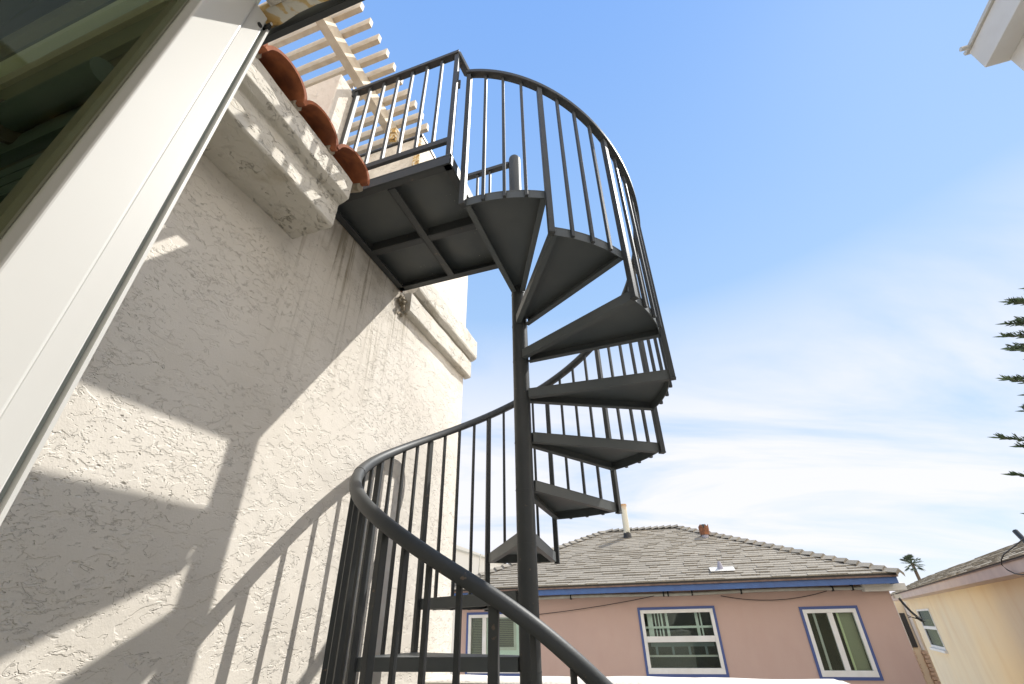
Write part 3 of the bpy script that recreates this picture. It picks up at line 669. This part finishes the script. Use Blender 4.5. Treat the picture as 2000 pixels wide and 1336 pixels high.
# windows; some strips and panels behind the panes stand in for reflections
def window(par, F, a, b_, c_, d, y, kind, casing=M_navy, xm=None):
    ce = MB(); w_ = .042
    ce.box(a - w_, b_ + w_, y - .018, y - .001, d, d + w_, F); ce.box(a - w_, b_ + w_, y - .018, y - .001, c_ - w_, c_, F)
    ce.box(a - w_, a, y - .018, y - .001, c_, d, F); ce.box(b_, b_ + w_, y - .018, y - .001, c_, d, F)
    cs = ce.build('window_casing', casing, par) if casing else None
    fr_ = MB(); t = .055
    fr_.box(a, b_, y - .022, y + .05, d - t, d, F); fr_.box(a, b_, y - .022, y + .05, c_, c_ + t * 1.5, F); fr_.box(a, a + t, y - .022, y + .05, c_ + t * 1.5, d - t, F); fr_.box(b_ - t, b_, y - .022, y + .05, c_ + t * 1.5, d - t, F)
    ia, ib, ic, id_ = a + t, b_ - t, c_ + t * 1.5, d - t
    if kind == 'hung': zm = (ic + id_) / 2 + .01; fr_.box(ia, ib, y - .015, y + .045, zm - .045, zm + .045, F)
    else: xm = (ia + ib) / 2 if xm is None else xm; fr_.box(xm - .04, xm + .04, y - .015, y + .045, ic, id_, F)
    fo = fr_.build('window', M_white, par, bevel=.004, seg=1)
    MB().box(ia, ib, y + .012, y + .018, ic, id_, F).build('pane', M_glass, fo)
    return fo, (ia, ib, ic, id_)
f1, q = window(ph, H, *wins[1], 10.0, 'hung')
m = MB(); ia, ib, ic, id_ = q; zm = (ic + id_) / 2
for i, (u, wd) in enumerate(((.05, .09), (.18, .018), (.24, .018), (.29, .03), (.37, .045), (.89, .05), (.97, .025))): m.box(ia + u, ia + u + wd, 10.16, 10.165, zm + .03, id_, H)
m.box(ia, ib, 10.13, 10.15, zm + .17, zm + .205, H); m.build('reflected_bars', M_reflect_pale, f1)  # pale bars stand in for a building mirrored in the pane
m = MB(); m.box(ia, ib, 10.13, 10.16, ic + .15, ic + .178, H); m.build('stand_in_rail', M_grey, f1)  # grey strip standing in for a reflection
m = MB(); m.box(ia + .05, ib - .02, 10.17, 10.18, ic + .30, zm - .045, H)
for i in range(4): m.box(ia + .12 + i * .28, ia + .16 + i * .28, 10.17, 10.18, ic + .18, ic + .30, H)
m.build('valance', M_reflect_blue, f1)  # blue-grey panel stands in for the reflection in the lower sash
f2, q = window(ph, H, *wins[2], 10.0, 'slide'); ia, ib, ic, id_ = q
m = MB(); m.box(ia + .10, ia + .135, 10.05, 10.07, ic, id_, H); m.build('stand_in_rail', M_grey, f2)
m = MB(); m.box((ia + ib) / 2 + .11, (ia + ib) / 2 + .14, 10.05, 10.07, ic, id_, H); m.build('inner_stile', M_stripeA, f2)
m = MB(); m.box((ia + ib) / 2 + .14, ib, 10.08, 10.085, ic, id_, H); m.build('screen', M_screen, f2)
f3, q = window(ph, H, *wins[0], 10.0, 'slide', xm=-3.36); ia, ib, ic, id_ = q
m = MB()
for i in range(30): m.box(ia, -3.41, 10.06, 10.08, ic + i * (id_ - ic) / 30, ic + (i + .55) * (id_ - ic) / 30, H)
m.build('blind', M_blind, f3)
m = MB(); cut_wall(H, -3.32, ib, 10.05, ic, id_, [(-3.13, -2.77, -.37, id_ - .002)], .01, m); m.build('reflected_house', M_reflect_pale, f3)  # pale sheet stands in for the house mirrored in this pane
m = MB()
for i in range(16): m.box(-3.13, -2.77, 10.09, 10.10, -.36 + i * .031, -.343 + i * .031, H)
m.build('blind', M_blind, f3)  # slats belong to the mirrored house's window
m = MB(); cut_wall(H, -3.175, -2.725, 10.035, -.415, id_ - .001, [(-3.125, -2.775, -.365, id_ - .02)], .012, m); m.build('inner_frame', M_white, f3)  # frame of the mirrored window, modelled behind the glass
# roof furniture: each stands on the roof, a thing of its own
def roofz(mm): return EZ + (RZ - EZ) / (RM - EM) * (mm - EM)
fz = roofz(12.12)
fu = empty('flue_pipe', H(-.46, 12.12, fz), 'tall rust-topped cream flue pipe standing on the grey shingle roof', 'flue')
m = MB(); m.tube([H(-.46, 12.12, fz - .05), H(-.46, 12.12, 2.46)], .075, 20); m.tube([H(-.46, 12.12, 2.46), H(-.46, 12.12, 2.50)], .082, 20); m.build('pipe', M_flue, fu)
m = MB(); m.tube([H(-.46, 12.12, fz - .06), H(-.46, 12.12, fz + .10)], .115, 20, r1=.082); m.build('boot', M_cable, fu)
vz = roofz(11.85)
v_ = empty('rusty_vent', H(1.27, 11.85, vz), 'short rusty orange roof vent with broken cowl near the ridge', 'vent')
m = MB(); m.tube([H(1.27, 11.85, vz - .05), H(1.27, 11.85, vz + .08)], .08, 18); m.build('pipe', M_lead, v_)
m = MB(); k = 20; ring = []
for i in range(k):
    a = 2 * math.pi * i / k; hh = .19 + (.05 if i % 5 else -.03) + .03 * math.sin(i * 2.1)
    for r_, z in ((.098, vz + .04), (.112, vz + hh)): ring.append(H(1.27 + r_ * math.cos(a), 11.85 + r_ * math.sin(a), z))
    for r_, z in ((.092, vz + .04), (.106, vz + hh)): ring.append(H(1.27 + r_ * math.cos(a), 11.85 + r_ * math.sin(a), z))
f = []
for i in range(k):
    j = (i + 1) % k
    f += [(4 * i, 4 * j, 4 * j + 1, 4 * i + 1), (4 * i + 2, 4 * i + 3, 4 * j + 3, 4 * j + 2), (4 * i + 1, 4 * j + 1, 4 * j + 3, 4 * i + 3)]
m.add(ring, f); m.build('cowl', M_rust, v_)
m = MB(); m.box(1.235, 1.305, 11.82, 11.88, vz + .14, vz + .27, H); m.build('damper', M_dark, v_, bevel=.01)
bz = roofz(9.93)
b_ = empty('vent_boot', H(1.2, 9.93, bz), 'small grey cone vent on white flashing near the blue fascia', 'vent')
m = MB(); Fp = plane(H(1.2, 9.93, bz), H(1, 0, 0), H(0, RM, RZ) - H(0, EM, EZ)); m.box(-.19, .23, -.09, .10, .036, .045, Fp); m.build('flashing', M_flash, b_)
m = MB(); m.tube([H(1.2, 9.95, bz + .02), H(1.2, 9.95, bz + .17)], .065, 16, r1=.022); m.build('cone', M_lead, b_)

# far off-white building behind the ridge
fb = empty('far_building', H(-12, 26, -4.6), 'off-white building with thin antenna masts far behind the shingle roof', 'building')
m = MB(); m.prism([(-18, -4.6), (-5.8, -4.6), (-5.8, 2.15), (-9.76, 3.62), (-18, 5.9)], H, 24, 32); m.build('wall', M_offwhite, fb)
m = MB(); m.prism([(-5.7, 2.13), (-5.7, 2.18), (-18, 5.99), (-18, 5.91)], H, 23.9, 32.1); m.build('roof', M_pipe, fb)
m = MB(); m.tube([H(-8.3, 23.5, 1.4), H(-8.15, 23.5, 3.0)], .03, 6); m.tube([H(-6.9, 23.5, 1.5), H(-6.9, 23.5, 2.6)], .015, 6); m.box(-9.3, -8.4, 23.3, 23.8, 1.3, 1.6, H); m.build('antenna', M_pipe, fb)

# ------------------------------------------------------------------ cream house
pk = 3.3
ch = empty('cream_house', P(6, 18, -4.6), 'cream stucco house with tan shingle roof at the right edge', 'house')
cw = (21.45, 23.75, -.93, .20)
def FP(x, y, z): return P(y, x, z)    # x along the wall (azimuth 29), y = depth away from camera side
m = MB(); cut_wall(FP, 3.0, 27.2, pk, -4.6, .62, [cw], .15, m); m.add([FP(27.2, pk, -4.6), FP(27.2, pk + 5, -4.6), FP(27.2, pk + 5, .62), FP(27.2, pk, .62)], [(0, 1, 2, 3)])
m.build('wall', M_cream, ch)
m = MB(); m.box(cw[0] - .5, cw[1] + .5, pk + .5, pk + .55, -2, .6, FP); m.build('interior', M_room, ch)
f4, q = window(ch, FP, *cw, pk, 'hung', casing=None)
for o_ in bpy.data.objects:
    if o_.parent == f4 and o_.name.startswith('pane'): o_.data.materials[0] = M_glass_dim
m = MB(); m.box(cw[0] - .08, cw[1] + .08, pk - .08, pk - .001, cw[2] - .07, cw[2] - .001, FP); m.build('window_sill', M_white, f4)
m = MB(); ek = 2.92; ez = .735; rk, rz = 4.55, 1.385
m.add([FP(3, ek, ez), FP(27.6, ek, ez), FP(27.0, rk, rz), FP(3, rk, rz), FP(3, ek, ez - .02), FP(27.6, ek, ez - .02), FP(27.0, rk + 2, .7), FP(3, rk + 2, .7)], [(0, 1, 2, 3), (4, 5, 6, 7), (0, 1, 5, 4), (1, 2, 6, 5), (3, 2, 6, 7)])
rf = m.build('roof', M_under, ch)
m = MB(); V = FP(0, rk, rz) - FP(0, ek, ez); shingles(m, plane(FP(3, ek, ez), FP(1, 0, 0), V), 24.6, V.length, 0, .5, course=.16, rnd=rs, wmin=.16, wmax=.4); m.build('shingles', M_shin2, rf)
m = MB(); m.box(3, 27.6, ek + .01, ek + .05, ez - .20, ez - .025, FP); m.box(3, 27.6, ek + .055, pk - .002, ez - .20, ez - .17, FP); m.build('fascia', M_tan, ch)
m = MB(); m.box(3, 27.6, ek - .01, ek + .009, ez - .035, ez - .021, FP); m.build('roof_edge', M_brown, ch)
# alley wing between the two houses: cream wall with two rough downpipes and a slot window
aw = empty('alley_wing', H(5, 13, -4.6), 'narrow cream wing with slot windows in the gap between the two houses', 'building')
m = MB(); m.box(4.3, 5.20, 13.2, 16.0, -4.6, .28, H); m.build('wall', M_cream, aw)
m = MB(); m.box(4.80, 4.865, 13.17, 13.198, -.50, .12, H); m.build('window', M_dark, aw)
m = MB(); m.box(4.955, 5.045, 13.17, 13.198, -.55, .06, H); m.build('window', M_dark, aw)
rr_ = random.Random(5)
for s0 in (4.86, 5.08):
    m = MB(); z = -3.4
    while z < -.62:
        hh = .07; m.box(s0 - rr_.uniform(.0, .02), s0 + .07 + rr_.uniform(-.015, .02), 13.13, 13.198, z, z + hh - .015, H); z += hh
    m.build('quoin_strip', M_quoin, aw)
m = MB(); m.box(4.87, 4.93, 13.15, 13.198, -.60, .27, H); m.build('trim', M_offwhite, aw)
m = MB(); m.box(5.09, 5.14, 13.15, 13.198, -.60, .27, H); m.build('trim', M_offwhite, aw)
# service drop: cables and black connectors at the house corner
sv = empty('service_cables', H(3.8, 9.9, .25), 'tangle of black cables and connectors at the corner of the pink house', 'cables')
m = MB(); a0 = H(3.80, 9.93, .33)
for i in range(5):
    e = H(3.93 + .018 * i, 9.9 - .02 * i, .03 - .025 * i); m.tube(sag(a0 + Vector((0, 0, -.02 * i)), e, .03 + .012 * i), .0055, 6)
m.tube(sag(H(3.83, 9.92, -.02), H(3.98, 9.9, -.08), -.03), .005, 6); m.tube(sag(H(3.83, 9.92, .02), H(3.99, 9.9, -.04), .02), .005, 6); m.build('cable', M_cable, sv)
m = MB()
for i in range(6):
    p = H(3.92 + rr_.uniform(0, .06), 9.88, .03 - rr_.uniform(0, .08)); m.tube([p, p + H(.025, 0, -.03)], .014, 8)
m.build('connector', M_cable, sv)
m = MB(); m.box(3.76, 3.86, 9.92, 9.99, .25, .31, H); m.build('weatherhead', M_flash, sv)
dl = MB(); dl.tube([FP(9.4, 2.85, .90), FP(10.0, 2.86, .85), FP(10.6, 2.86, .80), FP(10.85, 2.86, .74), FP(10.95, 2.86, .68), FP(10.9, 2.88, .60), FP(10.7, 2.895, .53), FP(10.45, 2.90, .50), FP(10.2, 2.90, .50)], .009, 6)
tag(dl.build('drip_loop_cable', M_cable), 'thin black cable looping over the fascia of the cream house', 'cable')
ms = MB(); ms.tube([FP(9.85, 2.98, .82), FP(9.98, 2.95, 1.05)], .035, 8); tag(ms.build('roof_mast', M_dark), 'dark stub of a mast on the cream house roof at the right edge', 'mast')

# ------------------------------------------------------------------ trees
def cord(mb, p, d, ln, r, tn):
    d = d.normalized(); a = d.cross(Vector((0, 0, 1))); a = a.normalized() if a.length > .01 else Vector((1, 0, 0)); b = d.cross(a)
    q = p + d * ln * .55; e = p + d * ln
    v = [p + a * r * .5, p - a * r * .25 + b * r * .4, p - a * r * .25 - b * r * .4, q + a * r, q - a * r * .5 + b * r * .8, q - a * r * .5 - b * r * .8, e]
    mb.add(v, [(0, 1, 4, 3), (1, 2, 5, 4), (2, 0, 3, 5), (3, 4, 6), (4, 5, 6), (5, 3, 6)], tone=tn)
TA, TL = R(59.5), 30.0; tb = Vector((TL * math.sin(TA), TL * math.cos(TA), -4.6))
pt_ = empty('norfolk_pine', tb, 'tall dark Norfolk pine with layered branches at the right edge', 'tree')
apex = 12.9
m = MB(); m.tube([tb, tb + Vector((.1, 0, 8)), tb + Vector((.05, .1, 16)), Vector((tb.x, tb.y, apex))], .34, 12, r1=.04); m.build('trunk', M_bark, pt_)
m = MB(); lm = MB(); rp = random.Random(11); z = -.5
while z < apex - .4:
    rad = (4.1 + (11.7 - z) * .37 if z < 11.7 else 4.1 * math.sqrt(max(.05, (13.0 - z) / 1.3))) * rp.uniform(.88, 1.0); nb = 10; off = rp.uniform(0, 6)
    for i in range(nb):
        a = off + 2 * math.pi * i / nb + rp.uniform(-.2, .2); dh = Vector((math.cos(a), math.sin(a), 0)); L_ = rad * rp.uniform(.78, 1.02)
        if rp.random() < (.25 if z < 7 else .05): continue
        drop = -.08 * L_; pts = [Vector((tb.x, tb.y, z)) + dh * L_ * f_ + Vector((0, 0, drop * math.sin(f_ * 2.6) + .12 * L_ * f_ ** 3)) for f_ in (0, .25, .5, .75, 1)]
        lm.tube(pts, .05, 5, r1=.012)
        toward = dh.dot(Vector((-tb.x, -tb.y, 0)).normalized()) > -.5
        nc = int((44 if toward else 9) * L_ / 4 + 8)
        for j in range(nc):
            f_ = .22 + .8 * (j / nc); f_ = min(f_, 1); k_ = min(3, int(f_ * 4)); p = pts[k_].lerp(pts[k_ + 1], f_ * 4 - k_)
            side = dh.cross(Vector((0, 0, 1)))
            for sg in (-1, 1):
                ds = dh * rp.uniform(.5, .9) + side * sg * rp.uniform(.3, 1.0) + Vector((0, 0, rp.uniform(.1, .9))); ln = (.62 - .28 * f_) * rp.uniform(.6, 1.2)
                tn = rp.uniform(.6, 1.5); cord(m, p, ds, ln, .032, tn)
                for s2 in (-1, 1):
                    cord(m, p + ds.normalized() * ln * .35, ds + side * s2 * .8 + Vector((0, 0, .45)), ln * .7, .026, tn * rp.uniform(.8, 1.2))
        cord(m, pts[-1], dh + Vector((0, 0, .35)), .5, .05, 1.2)
    z += rp.uniform(.36, .58)
lm.build('branches', M_bark, pt_); m.build('needles', M_pine, pt_)

def fan_palm(base, top, rad, label):
    rp = random.Random(21); e = empty('fan_palm', base, label, 'palm tree')
    m = MB(); m.tube([base, base.lerp(top, .5) + Vector((.15, 0, 0)), top], .2, 10, r1=.13); m.build('trunk', M_bark, e)
    m = MB()
    for i in range(34):
        a = rp.uniform(0, 6.283); el = rp.uniform(-.7, 1.3); d = Vector((math.cos(a) * math.cos(el), math.sin(a) * math.cos(el), math.sin(el))); ln = rad * rp.uniform(.5, .68)
        q = top + d * ln + Vector((0, 0, -.06 * ln)); m.tube([top, q], .03, 4, tone=.9)
        s_ = d.cross(Vector((0, 0, 1))).normalized(); u = s_.cross(d).normalized(); tn = rp.uniform(.6, 1.4)
        for j in range(13):
            an = (j - 6) / 6 * 1.5; dd = d * math.cos(an) + s_ * math.sin(an) + u * .12 + Vector((0, 0, -.22)); l2 = rad * rp.uniform(.36, .46) * (1 - .12 * abs(an))
            w_ = dd.cross(u).normalized() * .055 * rad * .5; mid = q + dd * l2 * .5
            m.add([q, mid + w_, q + dd * l2 + Vector((0, 0, -.1 * l2)), mid - w_], [(0, 1, 2, 3)], tone=tn)
    m.build('crown', M_frond, e)
pa = R(37.95); PD = 62
fan_palm(Vector((PD * math.sin(pa), PD * math.cos(pa), -4.6)), Vector((PD * math.sin(pa), PD * math.cos(pa), 4.3)), 1.05, 'small distant fan palm rising between the two roofs')
